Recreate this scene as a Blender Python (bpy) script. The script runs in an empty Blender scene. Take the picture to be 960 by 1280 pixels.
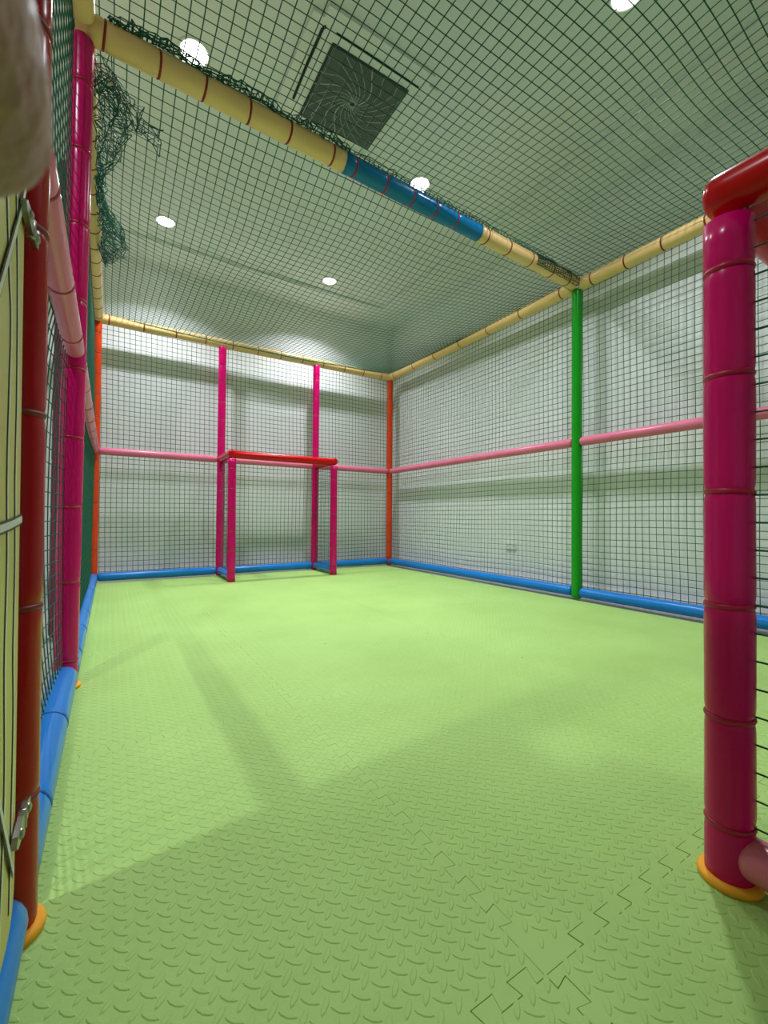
import bpy, bmesh, math, random
import numpy as np
from mathutils import Vector, Matrix
from mathutils.geometry import delaunay_2d_cdt

random.seed(7)
rng = np.random.default_rng(7)
sc = bpy.context.scene
C = sc.collection

# ------------------------------------------------------------------ camera
FPX, YAW, PITCH, ROLL, CAMH = 548.63, .5575, .0108, .0064, .617
F = Vector((math.sin(YAW)*math.cos(PITCH), math.cos(YAW)*math.cos(PITCH), math.sin(PITCH)))
R0 = Vector((math.cos(YAW), -math.sin(YAW), 0)); U0 = R0.cross(F)
R = R0*math.cos(ROLL) + U0*math.sin(ROLL); U = -R0*math.sin(ROLL) + U0*math.cos(ROLL)
cd = bpy.data.cameras.new('camera'); cam = bpy.data.objects.new('camera', cd); C.objects.link(cam)
cam.matrix_world = Matrix(((R.x, U.x, -F.x, 0), (R.y, U.y, -F.y, 0), (R.z, U.z, -F.z, CAMH), (0, 0, 0, 1)))
cd.sensor_fit = 'VERTICAL'; cd.sensor_height = 36; cd.sensor_width = 36; cd.lens = FPX/1280*36
cd.clip_start = .005; cd.clip_end = 50
cd.dof.use_dof = True; cd.dof.focus_distance = 2.4; cd.dof.aperture_fstop = 24
sc.camera = cam

# ------------------------------------------------------------------ world + exposure
w = bpy.data.worlds.new('world'); sc.world = w; w.use_nodes = True
w.node_tree.nodes['Background'].inputs[0].default_value = (.9, .95, 1, 1)
w.node_tree.nodes['Background'].inputs[1].default_value = .05
sc.view_settings.view_transform = 'Standard'; sc.view_settings.look = 'None'
sc.view_settings.gamma = 1; sc.view_settings.use_curve_mapping = False
sc.view_settings.exposure = 0.06
LAMP_W = 22.0
SPREAD = 126
LAMP_COL = (.95, .98, 1.06)

# ------------------------------------------------------------------ dimensions
XL, XR, YB = -.13, 3.044, 4.754          # frame planes (post centres)
YG, YM, YR = 2.08, 1.93, .84             # green post, left magenta post, red post
ZR, ZT, ZB = 1.2, 2.41, .052             # rail, top beam, base pipe heights
YN = -.2                                 # near end of the frame
ZC = 3.15

# ------------------------------------------------------------------ materials
def srgb(r, g, b):
    f = lambda c: (c/255/12.92) if c/255 <= .04045 else ((c/255+.055)/1.055)**2.4
    return (f(r), f(g), f(b), 1)
def mat(name, col, rough=.5, noise=.06, nscale=8, bump=0, bscale=40, metal=0, spec=.5, coat=0, detail=3):
    m = bpy.data.materials.new(name); m.use_nodes = True
    nt = m.node_tree; b = nt.nodes['Principled BSDF']
    c = srgb(*col)
    b.inputs['Roughness'].default_value = rough; b.inputs['Metallic'].default_value = metal
    b.inputs['Specular IOR Level'].default_value = spec
    b.inputs['Coat Weight'].default_value = coat; b.inputs['Coat Roughness'].default_value = .12
    tc = nt.nodes.new('ShaderNodeTexCoord')
    n = nt.nodes.new('ShaderNodeTexNoise'); n.inputs['Scale'].default_value = nscale; n.inputs['Detail'].default_value = detail
    nt.links.new(tc.outputs['Object'], n.inputs['Vector'])
    r = nt.nodes.new('ShaderNodeValToRGB')
    r.color_ramp.elements[0].position = .3; r.color_ramp.elements[1].position = .7
    r.color_ramp.elements[0].color = tuple(x*(1-noise) for x in c[:3])+(1,)
    r.color_ramp.elements[1].color = tuple(min(1, x*(1+noise)) for x in c[:3])+(1,)
    nt.links.new(n.outputs['Fac'], r.inputs['Fac']); nt.links.new(r.outputs['Color'], b.inputs['Base Color'])
    if bump:
        n2 = nt.nodes.new('ShaderNodeTexNoise'); n2.inputs['Scale'].default_value = bscale; n2.inputs['Detail'].default_value = 2
        nt.links.new(tc.outputs['Object'], n2.inputs['Vector'])
        bp = nt.nodes.new('ShaderNodeBump'); bp.inputs['Strength'].default_value = bump; bp.inputs['Distance'].default_value = .01
        nt.links.new(n2.outputs['Fac'], bp.inputs['Height']); nt.links.new(bp.outputs['Normal'], b.inputs['Normal'])
    return m
def emis(name, col, s):
    m = bpy.data.materials.new(name); m.use_nodes = True; nt = m.node_tree
    b = nt.nodes['Principled BSDF']; b.inputs['Base Color'].default_value = (.9, .9, .9, 1)
    b.inputs['Emission Color'].default_value = col; b.inputs['Emission Strength'].default_value = s
    return m
V = dict(rough=.24, bump=.16, bscale=9, noise=.05, nscale=5, spec=.3)
M = {
 'wall': mat('white_wall_paint', (236, 238, 237), .8, .02, 2),
 'ceil': mat('ceiling_paint', (226, 230, 230), .85, .02, 2),
 'sub': mat('grey_subfloor', (170, 172, 165), .6, .08, 6),
 'magenta': mat('magenta_vinyl', (208, 4, 104), **V),
 'red': mat('red_vinyl', (166, 4, 8), **V),
 'goalred': mat('bright_red_vinyl', (198, 6, 18), **V),
 'orange': mat('orange_vinyl', (214, 66, 24), **V),
 'green': mat('green_vinyl', (22, 150, 28), **V),
 'blue': mat('blue_vinyl', (24, 122, 205), **V),
 'beamblue': mat('teal_blue_vinyl', (10, 116, 172), **V),
 'pink': mat('pink_vinyl', (226, 118, 150), **V),
 'cream': mat('cream_vinyl', (240, 202, 138), **V),
 'ring': mat('orange_foam_ring', (255, 172, 30), .7, .06, 20),
 'tie': mat('dark_red_tie', (140, 6, 22), .45, .05),
 'mtie': mat('crimson_tie', (176, 2, 60), .4, .05),
 'rtie': mat('deep_red_tie', (120, 4, 8), .45, .05),
 'otie': mat('rust_tie', (165, 40, 14), .5, .05),
 'btie': mat('navy_tie', (20, 100, 175), .5, .05),
 'ptie': mat('dusty_pink_tie', (180, 70, 96), .5, .05),
 'net': mat('dark_green_net_cord', (5, 84, 62), .7, .15, 60),
 'white': mat('white_plastic', (228, 230, 228), .4, .02),
 'dark': mat('dark_grille_plastic', (46, 54, 50), .5, .1),
 'bar': mat('grey_grille_wire', (186, 196, 190), .5, .05),
 'black': mat('black_slot', (14, 16, 15), .6, .05),
 'steel': mat('steel_hinge', (150, 150, 140), .32, .1, 60, metal=1),
 'yellow': mat('yellow_door_print', (200, 190, 108), .5, .05, 4),
 'pwhite': mat('printed_white', (214, 214, 200), .5, .03),
 'pblack': mat('printed_black', (40, 42, 30), .5, .03),
 'skin': mat('skin', (168, 124, 104), .5, .08, 120, bump=.25, bscale=260),
 'sleeve': mat('grey_sleeve', (90, 92, 98), .9, .08, 80),
 'pinkcord': mat('pink_cord', (226, 150, 160), .6, .05),
}
# EVA mat: green foam with a few dark crumbs and scuffs
def floor_mat():
    m = bpy.data.materials.new('green_eva_foam'); m.use_nodes = True; nt = m.node_tree
    b = nt.nodes['Principled BSDF']; b.inputs['Roughness'].default_value = .62; b.inputs['Specular IOR Level'].default_value = .35
    g = nt.nodes.new('ShaderNodeNewGeometry')
    n = nt.nodes.new('ShaderNodeTexNoise'); n.inputs['Scale'].default_value = 2.2; n.inputs['Detail'].default_value = 5
    nt.links.new(g.outputs['Position'], n.inputs['Vector'])
    r = nt.nodes.new('ShaderNodeValToRGB'); r.color_ramp.elements[0].position = .3; r.color_ramp.elements[1].position = .72
    r.color_ramp.elements[0].color = srgb(160, 196, 106); r.color_ramp.elements[1].color = srgb(170, 207, 117)
    nt.links.new(n.outputs['Fac'], r.inputs['Fac'])
    v = nt.nodes.new('ShaderNodeTexVoronoi'); v.inputs['Scale'].default_value = 9
    nt.links.new(g.outputs['Position'], v.inputs['Vector'])
    sep = nt.nodes.new('ShaderNodeSeparateColor'); nt.links.new(v.outputs['Color'], sep.inputs['Color'])
    th = nt.nodes.new('ShaderNodeMath'); th.operation = 'MULTIPLY_ADD'      # radius differs by cell; most cells have none
    th.inputs[1].default_value = .09; th.inputs[2].default_value = -.046
    nt.links.new(sep.outputs['Red'], th.inputs[0])
    lt = nt.nodes.new('ShaderNodeMath'); lt.operation = 'LESS_THAN'
    nt.links.new(v.outputs['Distance'], lt.inputs[0]); nt.links.new(th.outputs[0], lt.inputs[1])
    mx = nt.nodes.new('ShaderNodeMix'); mx.data_type = 'RGBA'
    nt.links.new(lt.outputs[0], mx.inputs['Factor']); nt.links.new(r.outputs['Color'], mx.inputs['A'])
    mx.inputs['B'].default_value = srgb(70, 90, 46)
    nt.links.new(mx.outputs['Result'], b.inputs['Base Color'])
    n2 = nt.nodes.new('ShaderNodeTexNoise'); n2.inputs['Scale'].default_value = 240
    nt.links.new(g.outputs['Position'], n2.inputs['Vector'])
    bp = nt.nodes.new('ShaderNodeBump'); bp.inputs['Strength'].default_value = .12; bp.inputs['Distance'].default_value = .002
    nt.links.new(n2.outputs['Fac'], bp.inputs['Height']); nt.links.new(bp.outputs['Normal'], b.inputs['Normal'])
    return m
M['eva'] = floor_mat()
M['mauve'] = mat('mauve_vinyl', (140, 52, 92), **V)

# ------------------------------------------------------------------ helpers
def obj(name, me, m=None, parent=None, loc=(0, 0, 0)):
    o = bpy.data.objects.new(name, me); C.objects.link(o); o.location = loc
    if m is not None and me is not None and not me.materials: me.materials.append(M[m])
    if parent is not None: o.parent = parent
    return o
def tag(o, label, cat, group=None):
    o['label'] = label; o['category'] = cat
    if group: o['group'] = group
    return o
def thing(name, label, cat, loc=(0, 0, 0), group=None):
    return tag(obj(name, None, loc=loc), label, cat, group)
def mesh(name, v, f, smooth=True):
    me = bpy.data.meshes.new(name); me.from_pydata([tuple(x) for x in v], [], [tuple(x) for x in f]); me.update()
    if smooth: me.polygons.foreach_set('use_smooth', [True]*len(me.polygons))
    return me
def box_mesh(name, x0, x1, y0, y1, z0, z1, bev=0):
    bm = bmesh.new(); bmesh.ops.create_cube(bm, size=1)
    for v in bm.verts: v.co = Vector(((x0+x1)/2+v.co.x*(x1-x0), (y0+y1)/2+v.co.y*(y1-y0), (z0+z1)/2+v.co.z*(z1-z0)))
    if bev: bmesh.ops.bevel(bm, geom=list(bm.edges), offset=bev, segments=2, affect='EDGES')
    me = bpy.data.meshes.new(name); bm.to_mesh(me); bm.free(); return me
def lathe(name, prof, n=20, jit=0):
    v = []; f = []
    for s, r in prof:
        for k in range(n):
            a = 2*math.pi*k/n
            rr = r*(1+jit*math.sin(3*a+s*7)*math.sin(s*11+a))
            v.append((rr*math.cos(a), rr*math.sin(a), s))
    for i in range(len(prof)-1):
        for k in range(n):
            f.append((i*n+k, i*n+(k+1) % n, (i+1)*n+(k+1) % n, (i+1)*n+k))
    f.append(tuple(reversed(range(n)))); f.append(tuple((len(prof)-1)*n+k for k in range(n)))
    return mesh(name, v, f)
def torus(name, R_, r_, n=24, m=8, flat=1):
    v = []; f = []
    for i in range(n):
        a = 2*math.pi*i/n
        for j in range(m):
            b = 2*math.pi*j/m
            v.append(((R_+r_*math.cos(b))*math.cos(a), (R_+r_*math.cos(b))*math.sin(a), r_*flat*math.sin(b)))
    for i in range(n):
        for j in range(m):
            f.append((i*m+j, ((i+1) % n)*m+j, ((i+1) % n)*m+(j+1) % m, i*m+(j+1) % m))
    return mesh(name, v, f)
def cover_profile(L, r, ties, round0=True, round1=True):
    """padded vinyl sleeve: rounded ends, waist pinched at each tie"""
    rs = r*.55
    ss = set(np.linspace(0, L, max(4, int(L/.035))).round(4))
    for t in ties: ss |= {round(t+d, 4) for d in (-.02, -.01, -.004, 0, .004, .01, .02)}
    if round0: ss |= {round(rs*(1-math.cos(q)), 4) for q in (.35, .7, 1.05, 1.4)}
    if round1: ss |= {round(L-rs*(1-math.cos(q)), 4) for q in (.35, .7, 1.05, 1.4)}
    out = []
    for s in sorted(x for x in ss if 0 <= x <= L):
        k = 1.0
        for t in ties: k -= .075*math.exp(-((s-t)/.009)**2)
        e = 1.0
        if round0 and s < rs: e = min(e, .5+.5*math.sqrt(max(0, 1-((rs-s)/rs)**2)))
        if round1 and L-s < rs: e = min(e, .5+.5*math.sqrt(max(0, 1-((rs-(L-s))/rs)**2)))
        out.append((s, r*k*e))
    return out
_tie = {}
def tie_mesh(r, tm):
    k = (round(r, 4), tm)
    if k not in _tie:
        me = torus('cable_tie', r*.937, .0032, 24, 6, 1.6); me.materials.append(M[tm]); _tie[k] = me
    return _tie[k]
_knot = {}
def knot_mesh(tm):
    if tm not in _knot:
        bm = bmesh.new(); bmesh.ops.create_icosphere(bm, subdivisions=1, radius=.006)
        me = bpy.data.meshes.new('tie_knot'); bm.to_mesh(me); bm.free(); me.materials.append(M[tm]); _knot[tm] = me
    return _knot[tm]
def axis_rot(A, B):
    return (Vector(B)-Vector(A)).to_track_quat('Z', 'Y')
def padded(name, A, B, r, m, label, cat, tm=None, step=.19, first=.1, ties=None, round0=True, round1=True,
           ring=False, parent=None, part=None, n=20, group=None, knots=False):
    """sleeve-covered pipe from A to B; with its ties and floor ring; a thing of its own or a part"""
    A = Vector(A); B = Vector(B); L = (B-A).length
    if ties is None:
        ties = []
        if tm:
            s = first
            while s < L-.05: ties.append(s); s += step*random.uniform(.93, 1.07)
    me = lathe(name, cover_profile(L, r, ties, round0, round1), n, .012)
    if parent is None:
        if not ties and not ring:
            o = obj(name, me, m, loc=A); o.rotation_mode = 'QUATERNION'; o.rotation_quaternion = axis_rot(A, B)
            return tag(o, label, cat, group)
        root = thing(name, label, cat, A, group)
        root.rotation_mode = 'QUATERNION'; root.rotation_quaternion = axis_rot(A, B)
        obj('padded_sleeve', me, m, root)
        host = root
    else:
        host = obj(part, me, m, parent); host.location = A; host.rotation_mode = 'QUATERNION'; host.rotation_quaternion = axis_rot(A, B)
        root = host
    for t in ties:
        if not tm: break
        o = obj('cable_tie', tie_mesh(r, tm), None, host, (0, 0, t))
        o.rotation_euler = (random.uniform(-.04, .04), random.uniform(-.04, .04), 0)
        if knots:
            a = random.uniform(0, 6.28) if knots is True else knots
            obj('tie_knot', knot_mesh(tm), None, host, (r*1.0*math.cos(a), r*1.0*math.sin(a), t))
    if ring:
        obj('floor_ring', lathe('floor_ring', [(0.0, r*1.26), (.006, r*1.3), (.011, r*1.26), (.014, r*1.1), (.014, r*.7)], 28), 'ring', host)
    return root

def net_arrays(G, r):
    """square-mesh net over a grid of knots G (n, m, 3): a thin four-sided cord along every row and column"""
    gi = np.gradient(G, axis=0); gj = np.gradient(G, axis=1)
    nn = np.cross(gi, gj); nn /= np.linalg.norm(nn, axis=2, keepdims=True)+1e-9
    vs = []; fs = []; base = 0
    for T, P, N in ((gi, G, nn), (gj.transpose(1, 0, 2), G.transpose(1, 0, 2), nn.transpose(1, 0, 2))):
        T = T/(np.linalg.norm(T, axis=2, keepdims=True)+1e-9)
        S = np.cross(T, N); S /= np.linalg.norm(S, axis=2, keepdims=True)+1e-9
        n, m = P.shape[:2]
        ring = np.stack([P+N*r, P+S*r, P-N*r, P-S*r], axis=2)      # n, m, 4, 3
        vs.append(ring.reshape(-1, 3))
        idx = base+np.arange(n*m*4).reshape(n, m, 4)
        for k in range(4):
            q = np.stack([idx[:-1, :, k], idx[:-1, :, (k+1) % 4], idx[1:, :, (k+1) % 4], idx[1:, :, k]], axis=-1)
            fs.append(q.reshape(-1, 4))
        base += n*m*4
    return np.concatenate(vs), np.concatenate(fs)
def net_mesh(name, G, r=.0016):
    v, f = net_arrays(np.asarray(G, float), r)
    me = bpy.data.meshes.new(name)
    me.vertices.add(len(v)); me.vertices.foreach_set('co', v.astype(np.float32).ravel())
    me.loops.add(f.size); me.loops.foreach_set('vertex_index', f.astype(np.int32).ravel())
    me.polygons.add(len(f)); me.polygons.foreach_set('loop_start', np.arange(0, f.size, 4, dtype=np.int32))
    me.update(calc_edges=True); me.validate()
    me.polygons.foreach_set('use_smooth', [True]*len(me.polygons))
    me.materials.append(M['net'])
    return me
def waves(a, b, amp, seed, n=5, fmin=1.5, fmax=6):
    rr = np.random.default_rng(seed); o = np.zeros_like(a)
    for _ in range(n):
        fa, fb, ph = rr.uniform(-fmax, fmax), rr.uniform(-fmax, fmax), rr.uniform(0, 6.28)
        o += np.sin(fa*a+fb*b+ph)/n*1.4
    return o*amp
CELL = .045

# ------------------------------------------------------------------ the setting
def struct(name, me, m, parent=None):
    o = obj(name, me, m, parent)
    if parent is None: o['kind'] = 'structure'
    return o
WXL, WXR, WYN, WYB = -2.0, XR+.17, -1.5, YB+.22
floor = struct('floor', box_mesh('floor', WXL, WXR, WYN, WYB, -.11, -.012), 'sub')
struct('wall_back', box_mesh('wall_back', WXL-.1, WXR+.1, WYB, WYB+.1, -.1, ZC+.1), 'wall')
struct('wall_right', box_mesh('wall_right', WXR, WXR+.1, WYN, WYB, -.1, ZC+.1), 'wall')
struct('wall_left', box_mesh('wall_left', WXL-.1, WXL, WYN, WYB, -.1, ZC+.1), 'wall')
struct('wall_front', box_mesh('wall_front', WXL-.1, WXR+.1, WYN-.1, WYN, -.1, ZC+.1), 'wall')
ceil = struct('ceiling', box_mesh('ceiling', WXL-.1, WXR+.1, WYN-.1, WYB+.1, ZC, ZC+.1), 'ceil')
obj('soffit', box_mesh('soffit', WXL, WXR, 4.5, WYB, ZC-.03, ZC-.0005), 'ceil', ceil)
obj('soffit', box_mesh('soffit', 2.74, WXR, WYN, 4.499, ZC-.03, ZC-.0005), 'ceil', ceil)
struct('baseboard_back', box_mesh('baseboard_back', WXL, WXR, WYB-.012, WYB, -.012, .08), 'white')
struct('baseboard_right', box_mesh('baseboard_right', WXR-.012, WXR, WYN, WYB-.012, -.012, .08), 'white')

# interlocking foam tiles
PITCH_T, NT = .97, 15
PT = PITCH_T/NT; AMP = .022
TEETH = [(0, 0), (.29, 0), (.21, 1), (.79, 1), (.71, 0)]
def seam(n0, n1):
    """dovetail seam from fractional period n0 to n1 as (along, offset)"""
    out = [(n0*PT, 0)]
    for k in range(int(math.floor(n0)), int(math.ceil(n1))):
        if k == 0: continue                    # no tooth next to a corner
        for t, o in TEETH[1:]:
            if n0 < k+t < n1: out.append(((k+t)*PT, o*AMP))
    out.append((n1*PT, 0)); return out
_tiles = {}
def tile_mesh(a0, a1, b0, b1, cut):
    """a: periods in x, b: periods in y; cut = (left, right, near, far) straight-cut sides"""
    key = (a0, a1, b0, b1, cut)
    if key in _tiles: return _tiles[key]
    H = seam(a0, a1); W = seam(b0, b1)
    x0, x1, y0, y1 = a0*PT, a1*PT, b0*PT, b1*PT
    pts = [(x, y0+(0 if cut[2] else o)) for x, o in H][:-1]
    pts += [(x1+(0 if cut[1] else o), y) for y, o in W][:-1]
    pts += [(x, y1+(0 if cut[3] else o)) for x, o in reversed(H)][:-1]
    pts += [(x0+(0 if cut[0] else o), y) for y, o in reversed(W)][:-1]
    cl = []
    for p in pts:
        if not cl or (abs(p[0]-cl[-1][0])+abs(p[1]-cl[-1][1])) > 1e-6: cl.append(p)
    cx, cy = (x0+x1)/2, (y0+y1)/2
    g = .0001
    v = []; f = []
    n = len(cl)
    def inset(k):                              # mitred inset of the outline
        out = []
        for i in range(n):
            a, b, c_ = Vector(cl[i-1]), Vector(cl[i]), Vector(cl[(i+1) % n])
            d1 = (b-a).normalized(); d2 = (c_-b).normalized()
            n1 = Vector((-d1.y, d1.x)); n2 = Vector((-d2.y, d2.x)); m_ = n1+n2
            m_ = m_/max(.35, m_.length_squared)*2
            out.append(tuple(b+m_*k))
        return out
    for p in inset(g+.0005): v.append((*p, 0))
    for p in inset(g): v.append((*p, -.0012))
    for p in inset(g): v.append((*p, -.0115))
    tri = delaunay_2d_cdt([Vector(p[:2]) for p in v[:n]], [], [list(range(n))], 1, 1e-7)[2]
    f += [tuple(t) for t in tri]
    for k in range(2):
        for i in range(n): f.append((k*n+i, (k+1)*n+i, (k+1)*n+(i+1) % n, k*n+(i+1) % n))
    # raised lozenges, two orientations in a checker turned 45 degrees
    s = .0205; L2, W2, hh = .0144, .0052, .0009
    c45 = math.sqrt(.5)
    N = int(1.6/s)
    q = [(math.cos(t), math.sin(t)) for t in np.arange(8)*math.pi/4]
    for i in range(-N, N):
        for j in range(-N, N):
            u_, v_ = i*s, j*s
            x = c45*(u_+v_)+PITCH_T/2; y = c45*(v_-u_)+PITCH_T/2
            if not (x0+.025 < x < x1-.004 and y0+.025 < y < y1-.004): continue
            d = (c45, -c45) if (i+j) % 2 == 0 else (c45, c45)
            e = (-d[1], d[0]); b = len(v)
            for c_, s_ in q:
                wx = W2*s_*(1-.25*abs(c_)); lx = L2*c_
                v.append((x+d[0]*lx+e[0]*wx, y+d[1]*lx+e[1]*wx, -.0002))
            for c_, s_ in q:
                wx = W2*s_*(1-.25*abs(c_))*.62; lx = L2*c_*.8
                v.append((x+d[0]*lx+e[0]*wx, y+d[1]*lx+e[1]*wx, hh))
            f.append(tuple(range(b+8, b+16)))
            for k in range(8): f.append((b+k, b+(k+1) % 8, b+8+(k+1) % 8, b+8+k))
    me = mesh('foam_tile', v, f, smooth=False); me.materials.append(M['eva'])
    bm = bmesh.new(); bm.from_mesh(me); bmesh.ops.recalc_face_normals(bm, faces=bm.faces[:]); bm.to_mesh(me); bm.free()
    _tiles[key] = me; return me
SX0, SY0 = .505-PITCH_T, .39-PITCH_T
cols = [(5.1, NT, True, False), (0, NT, False, False), (0, NT, False, False), (0, 8.05, False, True)]
rows = [(5.95, NT, True, False)] + [(0, NT, False, False)]*4 + [(0, 6.95, False, True)]
for ci, (a0, a1, cl_, cr_) in enumerate(cols):
    for ri, (b0, b1, cn_, cf_) in enumerate(rows):
        o = obj('foam_tile', tile_mesh(a0, a1, b0, b1, (cl_, cr_, cn_, cf_)), None, floor,
                (SX0+ci*PITCH_T+random.uniform(-.0005, .0005), SY0+ri*PITCH_T+random.uniform(-.0005, .0005), random.uniform(-.0007, .0004)))

# ------------------------------------------------------------------ downlights
def downlight(x, y, label, z=ZC, power=LAMP_W, size=.12):
    t = thing('downlight', label, 'ceiling light', (x, y, z), 'round recessed ceiling downlights')
    obj('trim_ring', lathe('trim_ring', [(0, .085), (-.006, .084), (-.009, .078), (-.006, .071), (-.001, .068)], 32), 'white', t)
    le = obj('lens', lathe('lens', [(-.002, .0675), (-.006, .064), (-.008, .04), (-.009, .01)], 28), 'lens', t)
    ld = bpy.data.lights.new('downlight_lamp', 'AREA'); ld.shape = 'DISK'; ld.size = size; ld.energy = power; ld.spread = math.radians(SPREAD); ld.color = LAMP_COL
    lo = bpy.data.objects.new('bulb', ld); C.objects.link(lo); lo.parent = t; lo.location = (0, 0, -.014)
    return t
M['lens'] = emis('lit_lens', (1, .98, .95, 1), 6)
downlight(.362, 2.57, 'bright downlight above the cream cross beam, nearest the left wall')
downlight(.376, 4.19, 'small glowing downlight above the far left part of the ceiling net')
downlight(1.972, 4.30, 'farthest glowing downlight, above the middle of the ceiling net')
downlight(1.97, 2.674, 'bright downlight just above the blue part of the cross beam')
downlight(2.09, 1.16, 'glowing downlight at the top edge of the photo, right of the ceiling fan grille')
downlight(-.83, .785, 'corridor downlight outside the left net wall, shining through it', size=.065, power=LAMP_W*.88)

# ------------------------------------------------------------------ ceiling cassette
ac = thing('air_conditioner', 'ceiling cassette with dark square swirl grille and black air slots', 'air conditioner', (1.217, 2.346, ZC))
bm = bmesh.new(); bmesh.ops.create_cube(bm, size=1)
for v in bm.verts: v.co = Vector((v.co.x*.78, v.co.y*.78, -.012+v.co.z*.022))
bmesh.ops.bevel(bm, geom=[e for e in bm.edges if abs(e.verts[0].co.z-e.verts[1].co.z) > .01], offset=.06, segments=6, affect='EDGES')
me = bpy.data.meshes.new('panel'); bm.to_mesh(me); bm.free(); obj('panel', me, 'white', ac)
gr = obj('grille', box_mesh('grille', -.247, .247, -.247, .247, -.03, -.021, .003), 'dark', ac)
# fine square wires plus a pinwheel of curved ribs
def bars_mesh(name, segs, rad):
    v = []; f = []
    for A, B in segs:
        A = Vector(A); B = Vector(B); d = (B-A).normalized(); s = d.cross(Vector((0, 0, 1)))*rad; u = Vector((0, 0, rad)); b = len(v)
        for P in (A, B): v += [P+s, P+u, P-s, P-u]
        for k in range(4): f.append((b+k, b+(k+1) % 4, b+4+(k+1) % 4, b+4+k))
    return mesh(name, v, f)
zz = -.033
def rotq(p, k):
    for _ in range(k): p = (-p[1], p[0])
    return p
for k in range(4):
    segs = []
    for i in range(1, 34):                     # wires of one triangular quarter, parallel to its side
        y = -.24+i*.0071; hw = max(.0, -y)
        if hw < .012: continue
        a = rotq((-hw, y), k); b = rotq((hw, y), k)
        segs.append(((*a, zz), (*b, zz)))
    obj('wire_sector', bars_mesh('wire_sector', segs, .0009), 'bar', gr)
for k in range(20):
    ph = 2*math.pi*k/20; pts = []
    for i in range(13):
        t = i/12; a = ph+1.25*(1-t)**1.6; rr = .015+t*.235
        mx = max(abs(math.cos(a)), abs(math.sin(a)))
        rad = rr/(mx if t > .6 else (mx*(t/.6)+1*(1-t/.6)))
        p = (rad*math.cos(a), rad*math.sin(a))
        pts.append((max(-.244, min(.244, p[0])), max(-.244, min(.244, p[1])), zz-.001))
    obj('curved_rib', bars_mesh('curved_rib', list(zip(pts[:-1], pts[1:])), .0019 if k % 5 else .0032), 'bar', gr)
def slot(pts, wid):
    segs = list(zip(pts[:-1], pts[1:])); return bars_mesh('air_slot', segs, wid)
cnr = [(-.318+.03-.03*math.cos(a), -.302+.03-.03*math.sin(a), -.0245) for a in np.linspace(0, math.pi/2, 6)]
obj('air_slot', slot([(-.312, .165, -.0245), (-.318, -.06, -.0245), (-.318, -.272, -.0245)]+cnr[1:4], .008), 'black', ac)
obj('air_slot', slot([(-.25, -.296, -.0245), (.0, -.296, -.0245), (.285, -.29, -.0245)], .0065), 'black', ac)
obj('air_flap', box_mesh('air_flap', .285, .33, -.25, .25, -.028, -.023, .002), 'white', ac)
obj('air_flap', box_mesh('air_flap', -.25, .25, .285, .33, -.028, -.023, .002), 'white', ac)

# ------------------------------------------------------------------ posts
RP = .037
padded('padded_post', (XL, YB, 0), (XL+.012, YB, ZT-.03), RP, 'orange', 'orange padded corner post where left net wall meets back net', 'post', 'otie', .2, ring=False)
padded('padded_post', (XR, YB, 0), (XR, YB, ZT-.03), RP, 'orange', 'orange padded corner post between back net and right net', 'post', 'otie', .2)
padded('padded_post', (XR, YG, 0), (XR, YG, ZT-.03), .038, 'green', 'tall green padded post standing in the right net wall', 'post', ring=False)
padded('padded_post', (.963, YB, 0), (.963+.01, YB, ZT-.03), .039, 'magenta', 'tall magenta post behind the left side of far goal', 'post', 'mtie', .19)
padded('padded_post', (2.013, YB, 0), (2.013+.01, YB, ZT-.03), .039, 'magenta', 'tall magenta post behind the right side of far goal', 'post', 'mtie', .19)
padded('padded_post', (XL, YM, 0), (XL+.025, YM, ZT-.05), .037, 'magenta', 'glossy magenta post in left net wall under the cream cross beam', 'post', 'mtie', .26, ring=True)
padded('padded_post', (XL+.008, YR, 0), (XL+.012, YR, ZT-.03), .036, 'red', 'dark red padded post beside the yellow printed door', 'post', 'rtie', .29, .2, ring=True)
padded('padded_post', (XR, YN, 0), (XR, YN, ZT-.03), .040, 'orange', 'orange corner post at the near end of the right net wall', 'post', 'otie', .2)
padded('padded_post', (-.21, 2.75, 0), (-.195, 2.75, ZT), .05, 'mauve', 'dim mauve post in the corridor, seen through left net', 'post', 'mtie', .26)

# rails (pink), base pipes (blue), beams (cream)
def run(name, pts, r, m, labels, cat, gap, **k):
    for (A, B), lab in zip(zip(pts[:-1], pts[1:]), labels):
        A = Vector(A); B = Vector(B); d = (B-A).normalized()
        padded(name, A+d*gap, B-d*gap, r, m, lab, cat, **k)
run('padded_rail', [(XL, YB, ZR), (.963, YB, ZR), (2.013, YB, ZR), (XR, YB, ZR)], .035, 'pink',
    ['pink padded rail on back net, left of far goal', 'pink padded rail on back net behind the red goal crossbar', 'pink padded rail on back net between far goal and corner'], 'rail', .034)
run('padded_rail', [(XR, YB, ZR), (XR, YG, ZR), (XR, YN, ZR)], .035, 'pink',
    ['long pink padded rail on right net between corner and green post', 'pink padded rail on right net, between green post and near goal'], 'rail', .036)
run('padded_rail', [(XL+.016, YR, ZR), (XL+.016, YM, ZR), (XL+.008, YB, ZR)], .031, 'pink',
    ['dusky pink padded rail on left net, between red and magenta posts', 'dusky pink padded rail on left net running to the orange corner post'], 'rail', .034, tm='ptie', step=.36)
run('base_pipe', [(XL, YB, ZB), (.963, YB, ZB), (2.013, YB, ZB), (XR, YB, ZB)], .038, 'blue',
    ['blue padded floor pipe under back net, left of far goal', 'blue padded floor pipe at the back of far goal', 'blue padded floor pipe under back net, right of far goal'], 'pipe', .034)
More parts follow.
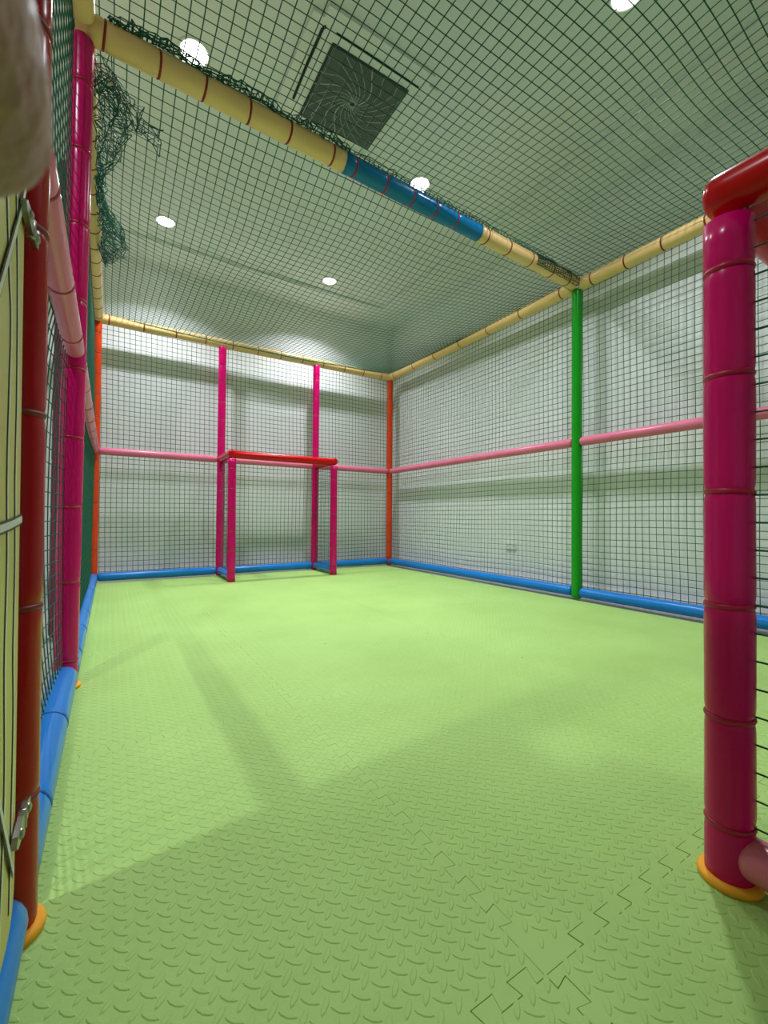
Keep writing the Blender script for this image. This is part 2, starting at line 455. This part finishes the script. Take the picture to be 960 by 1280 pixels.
run('base_pipe', [(XR, YB, ZB), (XR, YG, ZB), (XR, YN, ZB)], .038, 'blue',
    ['long blue padded floor pipe under right net, corner to green post', 'blue padded floor pipe under right net, nearer than green post'], 'pipe', .036)
run('base_pipe', [(XL, YN, ZB), (XL, YR, ZB), (XL, YM, ZB), (XL, YB, ZB)], .040, 'blue',
    ['blue padded floor pipe below the yellow door, bottom left corner', 'blue padded floor pipe between the red and magenta posts', 'blue padded floor pipe along left net to orange corner post'], 'pipe', .036, tm='btie', step=.42, first=.2)
padded('padded_beam', (XL, YB, ZT), (XR, YB, ZT), .045, 'cream', 'cream padded top beam along the back net', 'beam', 'tie', .27)
padded('padded_beam', (XR, YB-.03, ZT), (XR, YG+.03, ZT), .047, 'cream', 'cream padded top beam on right net, corner to green post', 'beam', 'tie', .42)
padded('padded_beam', (XR, YG-.03, ZT), (XR, YN, ZT), .047, 'cream', 'cream padded top beam on right net, nearer than green post', 'beam', 'tie', .24)
padded('padded_beam', (XL+.02, YM+.03, ZT), (XL+.012, YB-.03, ZT), .045, 'cream', 'cream padded top beam on left net, beside the hanging net bundle', 'beam', 'tie', .2)
padded('padded_beam', (XL, YN, ZT), (XL+.02, YM-.03, ZT), .045, 'cream', 'cream padded top beam above the red post, left edge', 'beam', 'tie', .25)
# cross beam: cream, blue, cream sleeves on one pipe
CA, CB = Vector((XL+.03, YM+.015, ZT+.01)), Vector((XR-.03, YG, ZT+.01))
cb = thing('padded_beam', 'cross beam under the ceiling nets, cream with a blue middle sleeve', 'beam', CA)
cb.rotation_mode = 'QUATERNION'; cb.rotation_quaternion = axis_rot(CA, CB); LB = (CB-CA).length
for a, b, m_, tm in ((0, 1.085, 'cream', 'tie'), (1.083, 2.06, 'beamblue', 'mtie'), (2.058, LB, 'cream', 'tie')):
    L = b-a; ties = []
    s = .06
    while s < L-.04: ties.append(s); s += random.uniform(.16, .24)
    sl = obj('padded_sleeve', lathe('padded_sleeve', cover_profile(L, .049, ties, a == 0, b == LB), 20, .012), m_, cb, (0, 0, a))
    for t in ties: obj('cable_tie', tie_mesh(.049, tm), None, sl, (0, 0, t)).rotation_euler = (random.uniform(-.09, .09), random.uniform(-.09, .09), 0)

# ------------------------------------------------------------------ goals
def grid_yz(x, y0, y1, z0, z1, seed, amp=.004, cell=CELL, out=.0):
    ny = max(2, int(round(abs(y1-y0)/cell))+1); nz = max(2, int(round((z1-z0)/cell))+1)
    Y, Z = np.meshgrid(np.linspace(y0, y1, ny), np.linspace(z0, z1, nz), indexing='ij')
    X = np.full_like(Y, x)+waves(Y, Z, out, seed+9)
    return np.stack([X, Y+waves(Y, Z, amp, seed), Z+waves(Y, Z, amp, seed+1)], axis=2)
def grid_xz(y, x0, x1, z0, z1, seed, amp=.004, cell=CELL, out=.0):
    G = grid_yz(y, x0, x1, z0, z1, seed, amp, cell, out)
    return G[..., [1, 0, 2]]
def goal(x0, x1, yf, yb, zt, r, label, base_m, side_back, tm='mtie'):
    g = thing('soccer_goal', label, 'goal', ((x0+x1)/2, (yf+yb)/2, 0))
    ox, oy = g.location.x, g.location.y
    P = lambda x, y, z: (x-ox, y-oy, z)
    sgn = 1 if yb > yf else -1
    for x in (x0, x1):
        padded('post', P(x, yf, 0), P(x, yf, zt-.014), r, 'magenta', '', '', tm, .19, .1, round0=False, round1=False, ring=(base_m == 'pink'), parent=g, part='post', knots=(0 if base_m == 'pink' else False))
        # the side bar meets the crossbar in a soft rounded elbow
        padded('side_bar', P(x, yf-sgn*r*.86, zt), P(x, yb-sgn*side_back, zt), r*1.03, 'goalred', '', '', parent=g, part='side_bar')
        padded('base_bar', P(x, yf+sgn*r*.45, .056), P(x, yb-sgn*side_back, .056), r*.95, base_m, '', '', parent=g, part='base_bar')
        nt = obj('side_net', net_mesh('side_net', grid_yz(0, yf+sgn*.03-oy, yb-sgn*.02-oy, .06, zt-.02, 31+int(x*10), .004), .0017), None, g, (x-ox+.002, 0, 0))
    padded('crossbar', P(x0+r*.1, yf, zt-.006), P(x1-r*.1, yf, zt-.006), r*1.0, 'goalred', '', '', parent=g, part='crossbar')
    return g
goal(.963, 2.013, YB-.511, YB, 1.2, .038, 'far goal of magenta posts and red crossbar against back net', 'blue', .04)
goal(.907, 1.96, .328, YN, 1.182, .036, 'near goal at right edge, magenta post with red top bar and orange floor ring', 'pink', .04)

# ------------------------------------------------------------------ nets
def tagnet(name, G, label, r=.0022):
    return tag(obj(name, net_mesh(name, G, r)), label, 'net', 'dark green safety nets')
tagnet('safety_net', grid_xz(YB+.012, XL, XR, ZB, ZT, 1, .006, out=.006), 'dark green net covering the back wall behind far goal')
tagnet('safety_net', grid_yz(XR+.03, YN, YB, ZB, ZT, 3, .006, out=.008), 'dark green net covering the right wall behind the green post')
gl = grid_yz(XL-.004, YR+.02, YB, ZB, ZT, 5, .006, out=.006)
tt = np.clip((gl[..., 1]-YR)/(YM-YR), 0, 1); zz1 = np.clip((gl[..., 2]-ZB)/(ZR-ZB), 0, 1); zz2 = np.clip((gl[..., 2]-ZR)/(ZT-ZR), 0, 1)
gl[..., 0] -= np.sin(np.pi*tt)*(.05*np.sin(np.pi*zz1)**.6+.02*np.sin(np.pi*zz2))
tagnet('safety_net', gl, 'dark green net of the left wall, seen almost edge on', .0017)

def ceil_grid(x0, x1, y0, y1, z0, z1, sag, seed, wob=.014, peak=.5, lift=.05):
    nx = int((x1-x0)/CELL)+1; ny = int((y1-y0)/CELL)+1
    A, B = np.meshgrid(np.linspace(0, 1, nx), np.linspace(0, 1, ny), indexing='ij')
    X = x0+(x1-x0)*A; Y = y0+(y1-y0)*B
    e = np.clip(4*A*(1-A), 0, 1)**.6*np.clip(4*B*(1-B), 0, 1)**.55
    Z = z0+(z1-z0)*B-sag*e+waves(X, Y, .012, seed)*e
    X = X+waves(X, Y, wob, seed+2)*e+.0; Y = Y+waves(X, Y, wob, seed+4)*e
    return np.stack([X, Y, Z], axis=2)
front = tag(obj('ceiling_net', net_mesh('ceiling_net', ceil_grid(XL+.03, XR, YN, YG-.06, ZT+.045, ZT+.05, .05, 11, .02), .0021)),
            'dark green net stretched under the ceiling, nearer than cross beam', 'net', 'dark green ceiling nets')
back = tag(obj('ceiling_net', net_mesh('ceiling_net', ceil_grid(XL+.03, XR, YM+.1, YB, ZT+.05, ZT+.045, .24, 17, .03), .0021)),
           'sagging dark green net under the ceiling beyond cross beam', 'net', 'dark green ceiling nets')

def crumple(n, m, pos, jit, seed):
    """gathered netting: pos(a, b) folds an n x m grid into space; the knots jitter"""
    rr = np.random.default_rng(seed)
    A, B = np.meshgrid(np.linspace(0, 1, n), np.linspace(0, 1, m), indexing='ij')
    G = pos(A, B)+rr.normal(0, jit, (n, m, 3)); return G
# folded surplus hanging along the left beam
def bundle(a, b):
    y = 1.99+1.5*a; wdt = .07+.09*np.sin(np.pi*np.clip(a*1.05, 0, 1))**.5
    x = XL+.06+wdt*(.5+.5*np.sin(b*15+a*5))*(.55+.45*np.sin(a*9+1))
    z = ZT-.02-.10*np.abs(np.sin(b*8+a*3))-.05*np.sin(np.pi*a)
    return np.stack([x, y+.02*np.sin(b*20), z], axis=2)
obj('gathered_folds', net_mesh('gathered_folds', crumple(40, 13, bundle, .010, 3), .0019), None, back)
def flap(a, b):
    x = XL+.05+.24*a; y = 2.02+.13*a+.12*b; z = ZT-.03-.06*a-.05*b*(1-.3*a)
    return np.stack([x, y+.03*np.sin(a*9+b*4), z+.02*np.sin(b*9+a*7)], axis=2)
obj('torn_corner', net_mesh('torn_corner', crumple(11, 7, flap, .014, 5), .0021), None, back)
# gathered edge laced along the top of the cross beam
def gather(x0, x1, amp):
    def pos(a, b):
        x = x0+(x1-x0)*a; yb_ = YM+.015+(YG-YM-.015)*(x-XL)/(XR-XL)
        hump = amp*np.abs(np.sin(a*math.pi*max(1, round((x1-x0)/.34))))
        return np.stack([x, yb_-.043-.010*np.cos(b*9)-hump*.35*b, ZT+.036+hump*b+.012*np.sin(b*11)], axis=2)
    return pos
obj('gathered_edge', net_mesh('gathered_edge', crumple(44, 7, gather(-.02, 1.0, .038), .005, 8), .0024), None, front)
obj('gathered_edge', net_mesh('gathered_edge', crumple(60, 4, gather(1.0, 2.7, .010), .003, 9), .0022), None, front)
def wrap(a, b):
    x = 2.5+.5*a; th = math.pi*(1.25-1.5*b*(.35+.65*a)); yb_ = YM+.015+(YG-YM-.015)*(x-XL)/(XR-XL)
    return np.stack([x, yb_+.053*np.cos(th), ZT+.01+.053*np.sin(th)], axis=2)
obj('wrapped_end', net_mesh('wrapped_end', crumple(20, 14, lambda a, b: wrap(a, b), .003, 12), .0021), None, front)
# pink lacing cord by the torn corner
cp = np.array([(-.075, 2.0, 2.36), (-.03, 2.02, 2.33), (.02, 2.05, 2.31), (.055, 2.09, 2.3)])
cv = []; cf = []
for i_, p in enumerate(cp):
    for a in range(6): cv.append((p[0]+.002*math.cos(a*1.047), p[1]+.003*math.cos(a*1.047+.5), p[2]+.003*math.sin(a*1.047)))
for i_ in range(len(cp)-1):
    for a in range(6): cf.append((i_*6+a, i_*6+(a+1) % 6, i_*6+6+(a+1) % 6, i_*6+6+a))
cu = mesh('lacing_cord', cv, cf); cu.materials.append(M['pinkcord'])
tag(obj('lacing_cord', cu), 'short pink cord tied to the torn net by left beam', 'cord')

# ------------------------------------------------------------------ wall outlet
out = thing('wall_outlet', 'small white socket plate low on the right wall behind net', 'outlet', (WXR, 2.88, .345))
obj('plate', box_mesh('plate', -.012, 0, -.06, .06, -.037, .037, .004), 'white', out)
for s in (-1, 1):
    so = obj('socket', box_mesh('socket', -.0135, -.011, s*.028-.02, s*.028+.02, -.022, .022, .001), 'white', out)
    for k in (-1, 1): obj('socket_hole', box_mesh('socket_hole', -.0142, -.013, s*.028+k*.007-.0015, s*.028+k*.007+.0015, -.006, .006), 'black', so)

# ------------------------------------------------------------------ printed door
door = thing('printed_door', 'yellow door printed with white and black lines, left edge', 'door', (-.1, .27, 0))
def rounded_panel(name, y0, y1, z0, z1, x0, x1, rad, k=6):
    pts = []
    for cy, cz, a0 in ((y1-rad, z1-rad, 0), (y0+rad, z1-rad, 1), (y0+rad, z0+rad, 2), (y1-rad, z0+rad, 3)):
        for i in range(k+1):
            a = (a0+i/k)*math.pi/2; pts.append((cy+rad*math.cos(a), cz+rad*math.sin(a)))
    n = len(pts); cy, cz = (y0+y1)/2, (z0+z1)/2; v = []; f = []
    for x, ins in ((x0, .006), (x0+.006, 0), (x1-.006, 0), (x1, .006)):
        for y, z in pts: v.append((x, cy+(y-cy)*(1-ins/(y1-y0)*2), cz+(z-cz)*(1-ins/(z1-z0)*2)))
    for q in range(3):
        for i in range(n): f.append((q*n+i, q*n+(i+1) % n, (q+1)*n+(i+1) % n, (q+1)*n+i))
    f.append(tuple(range(n))); f.append(tuple(reversed(range(3*n, 4*n))))
    me = mesh(name, v, f, False)
    bm = bmesh.new(); bm.from_mesh(me); bmesh.ops.recalc_face_normals(bm, faces=bm.faces[:]); bm.to_mesh(me); bm.free(); return me
DY = -.27
obj('light_block_board', box_mesh('light_block_board', -.085, -.075, YN+DY+.02, .835+DY, .1, 2.0, .003), 'yellow', door)  # added unseen board, stops corridor lamp light leaking between door and red post
obj('panel', rounded_panel('panel', YN+DY+.02, .742+DY, .092, 2.0, -.028, 0, .05), 'yellow', door)  # upper part is unseen, made this tall to cast shade on the near floor
def ribbon(name, pts, wid, x):
    v = []; f = []
    for i, (y, z) in enumerate(pts):
        a = pts[max(0, i-1)]; b = pts[min(len(pts)-1, i+1)]; d = Vector((b[0]-a[0], b[1]-a[1])).normalized(); nx = (-d.y*wid, d.x*wid)
        for s in (-1, 1):
            for xx in (x, x-.0004): v.append((xx, y+DY+s*nx[0], z+s*nx[1]))
    for i in range(len(pts)-1):
        b = 4*i; f += [(b, b+4, b+6, b+2), (b+1, b+3, b+7, b+5), (b, b+1, b+5, b+4), (b+2, b+6, b+7, b+3)]
    return mesh(name, v, f, False)
def line(pts, wid, edge, lift):
    # smooth the polyline a little
    q = []
    for i in range(len(pts)-1):
        p0 = pts[max(0, i-1)]; p1 = pts[i]; p2 = pts[i+1]; p3 = pts[min(len(pts)-1, i+2)]
        for k in range(6):
            t = k/6
            q.append(tuple(.5*(2*p1[j]+(p2[j]-p0[j])*t+(2*p0[j]-5*p1[j]+4*p2[j]-p3[j])*t*t+(3*p1[j]-p0[j]-3*p2[j]+p3[j])*t**3) for j in (0, 1)))
    q.append(pts[-1])
    o = obj('print_outline', ribbon('print_outline', q, wid+edge, .0006+lift), 'pblack', door)
    obj('print_line', ribbon('print_line', q, wid, .0012+lift), 'pwhite', o)
vl = [[(.59, 1.9), (.60, 1.3), (.611, 1.05), (.64, .9), (.656, .84), (.652, .75), (.648, .66), (.655, .565), (.65, .45), (.66, .3), (.64, .13)],
      [(.67, 1.9), (.66, 1.3), (.672, 1.05), (.694, .9), (.70, .76), (.697, .66), (.705, .56), (.702, .45), (.71, .35), (.70, .13)]]
for l in vl: line(l, .0034, .0022, 0)
for d in (.085, .18, .27, .36, .47, .58, .7): line([(y-d+.012*math.sin(z*5+d*9), z) for y, z in vl[0]], .003, .0022, 0)
line([(.1, .59), (.4, .615), (.56, .602), (.65, .604), (.738, .611)], .0042, .0028, .001)
line([(.15, .25), (.4, .5), (.52, .76), (.60, .868), (.69, .985), (.735, 1.06)], .0042, .0028, .0018)
line([(.1, .9), (.35, .6), (.55, .4), (.63, .285), (.705, .175)], .0040, .0026, .0026)
for z in (.215, 1.0):
    hp = [(-.058, 0), (-.048, .008), (-.01, .012), (.028, .012), (.05, .005), (.05, -.005), (.028, -.012), (-.01, -.012), (-.048, -.008)]
    n = len(hp); v = []; f = []
    for x in (.003, .009):
        for y, zz_ in hp: v.append((x, y+.742+DY, z+zz_))
    f = [tuple(range(n)), tuple(reversed(range(n, 2*n)))]+[(i, (i+1) % n, n+(i+1) % n, n+i) for i in range(n)]
    hg = obj('hinge', mesh('hinge', v, f, False), 'steel', door)
    for dy in (-.028, .03):
        bm = bmesh.new(); bmesh.ops.create_uvsphere(bm, u_segments=10, v_segments=6, radius=.007)
        me = bpy.data.meshes.new('bolt'); bm.to_mesh(me); bm.free()
        bo = obj('bolt', me, 'steel', hg, (.009, .742+DY+dy, z)); bo.scale = (.6, 1, 1)
    # knuckle
    kn = obj('knuckle', lathe('knuckle', [(-.013, .004), (-.012, .005), (.012, .005), (.013, .004)], 12), 'steel', hg, (.006, .742+DY+.005, z))

# ------------------------------------------------------------------ photographer's hand: a fingertip reaches in front of the lens
def hand():
    K = Vector((0, 0, CAMH))
    verts = []; edges = []; rad = []
    def add(p, r, prev=None):
        verts.append(Vector(p)+K); rad.append(r)
        if prev is not None: edges.append((prev, len(verts)-1))
        return len(verts)-1
    palm = add((.008, -.085, .074), .026)
    wr = add((.0, -.135, .085), .023, palm)
    fa = add((-.005, -.20, .105), .027, wr); fb = add((-.01, -.30, .14), .033, fa); add((-.015, -.40, .18), .037, fb)
    # index finger, stretched forward
    kx = add((-.016, -.045, .066), .0125, palm); p = add((-.0155, .003, .0475), .0105, kx)
    p = add((-.0150, .024, .0412), .0092, p); p = add((-.0144, .036, .0388), .0092, p); p = add((-.0138, .047, .0380), .0097, p)
    p = add((-.0136, .0550, .0379), .0093, p); add((-.0136, .0595, .0379), .0078, p)
    for x, z, l in ((.006, .070, 1.0), (.027, .068, .95), (.046, .062, .8)):
        a = add((x, -.048, z), .0125, palm); b = add((x+.001, -.048+.036*l, z-.014), .0095, a)
        c_ = add((x, -.048+.030*l, z-.036), .0085, b); add((x-.001, -.055+.016*l, z-.040), .0075, c_)
    t = add((-.032, -.085, .062), .014, palm); t2 = add((-.046, -.058, .050), .0115, t); t3 = add((-.045, -.034, .042), .0098, t2); add((-.040, -.018, .039), .0082, t3)
    me = bpy.data.meshes.new('person'); me.from_pydata(verts, edges, []); me.update()
    o = obj('person', me, 'skin')
    sk = o.modifiers.new('skin', 'SKIN'); sk.use_smooth_shade = True; sk.branch_smoothing = .6
    for i, r in enumerate(rad):
        me.skin_vertices[0].data[i].radius = (r, r)
    me.skin_vertices[0].data[0].use_root = True
    sub = o.modifiers.new('subdivision', 'SUBSURF'); sub.levels = 3; sub.render_levels = 3
    tag(o, 'blurred bare fingertip of the photographer poking into the top left corner', 'person')
    A = Vector((-.006, -.215, .110))+K; B = Vector((-.016, -.42, .188))+K
    s = obj('sleeve', lathe('sleeve', [(0, .034), (.0, .037), (.012, .0385), (.10, .042), (.22, .047)], 24, .03), 'sleeve', o)
    s.location = A; s.rotation_mode = 'QUATERNION'; s.rotation_quaternion = axis_rot(A, B)
hand()
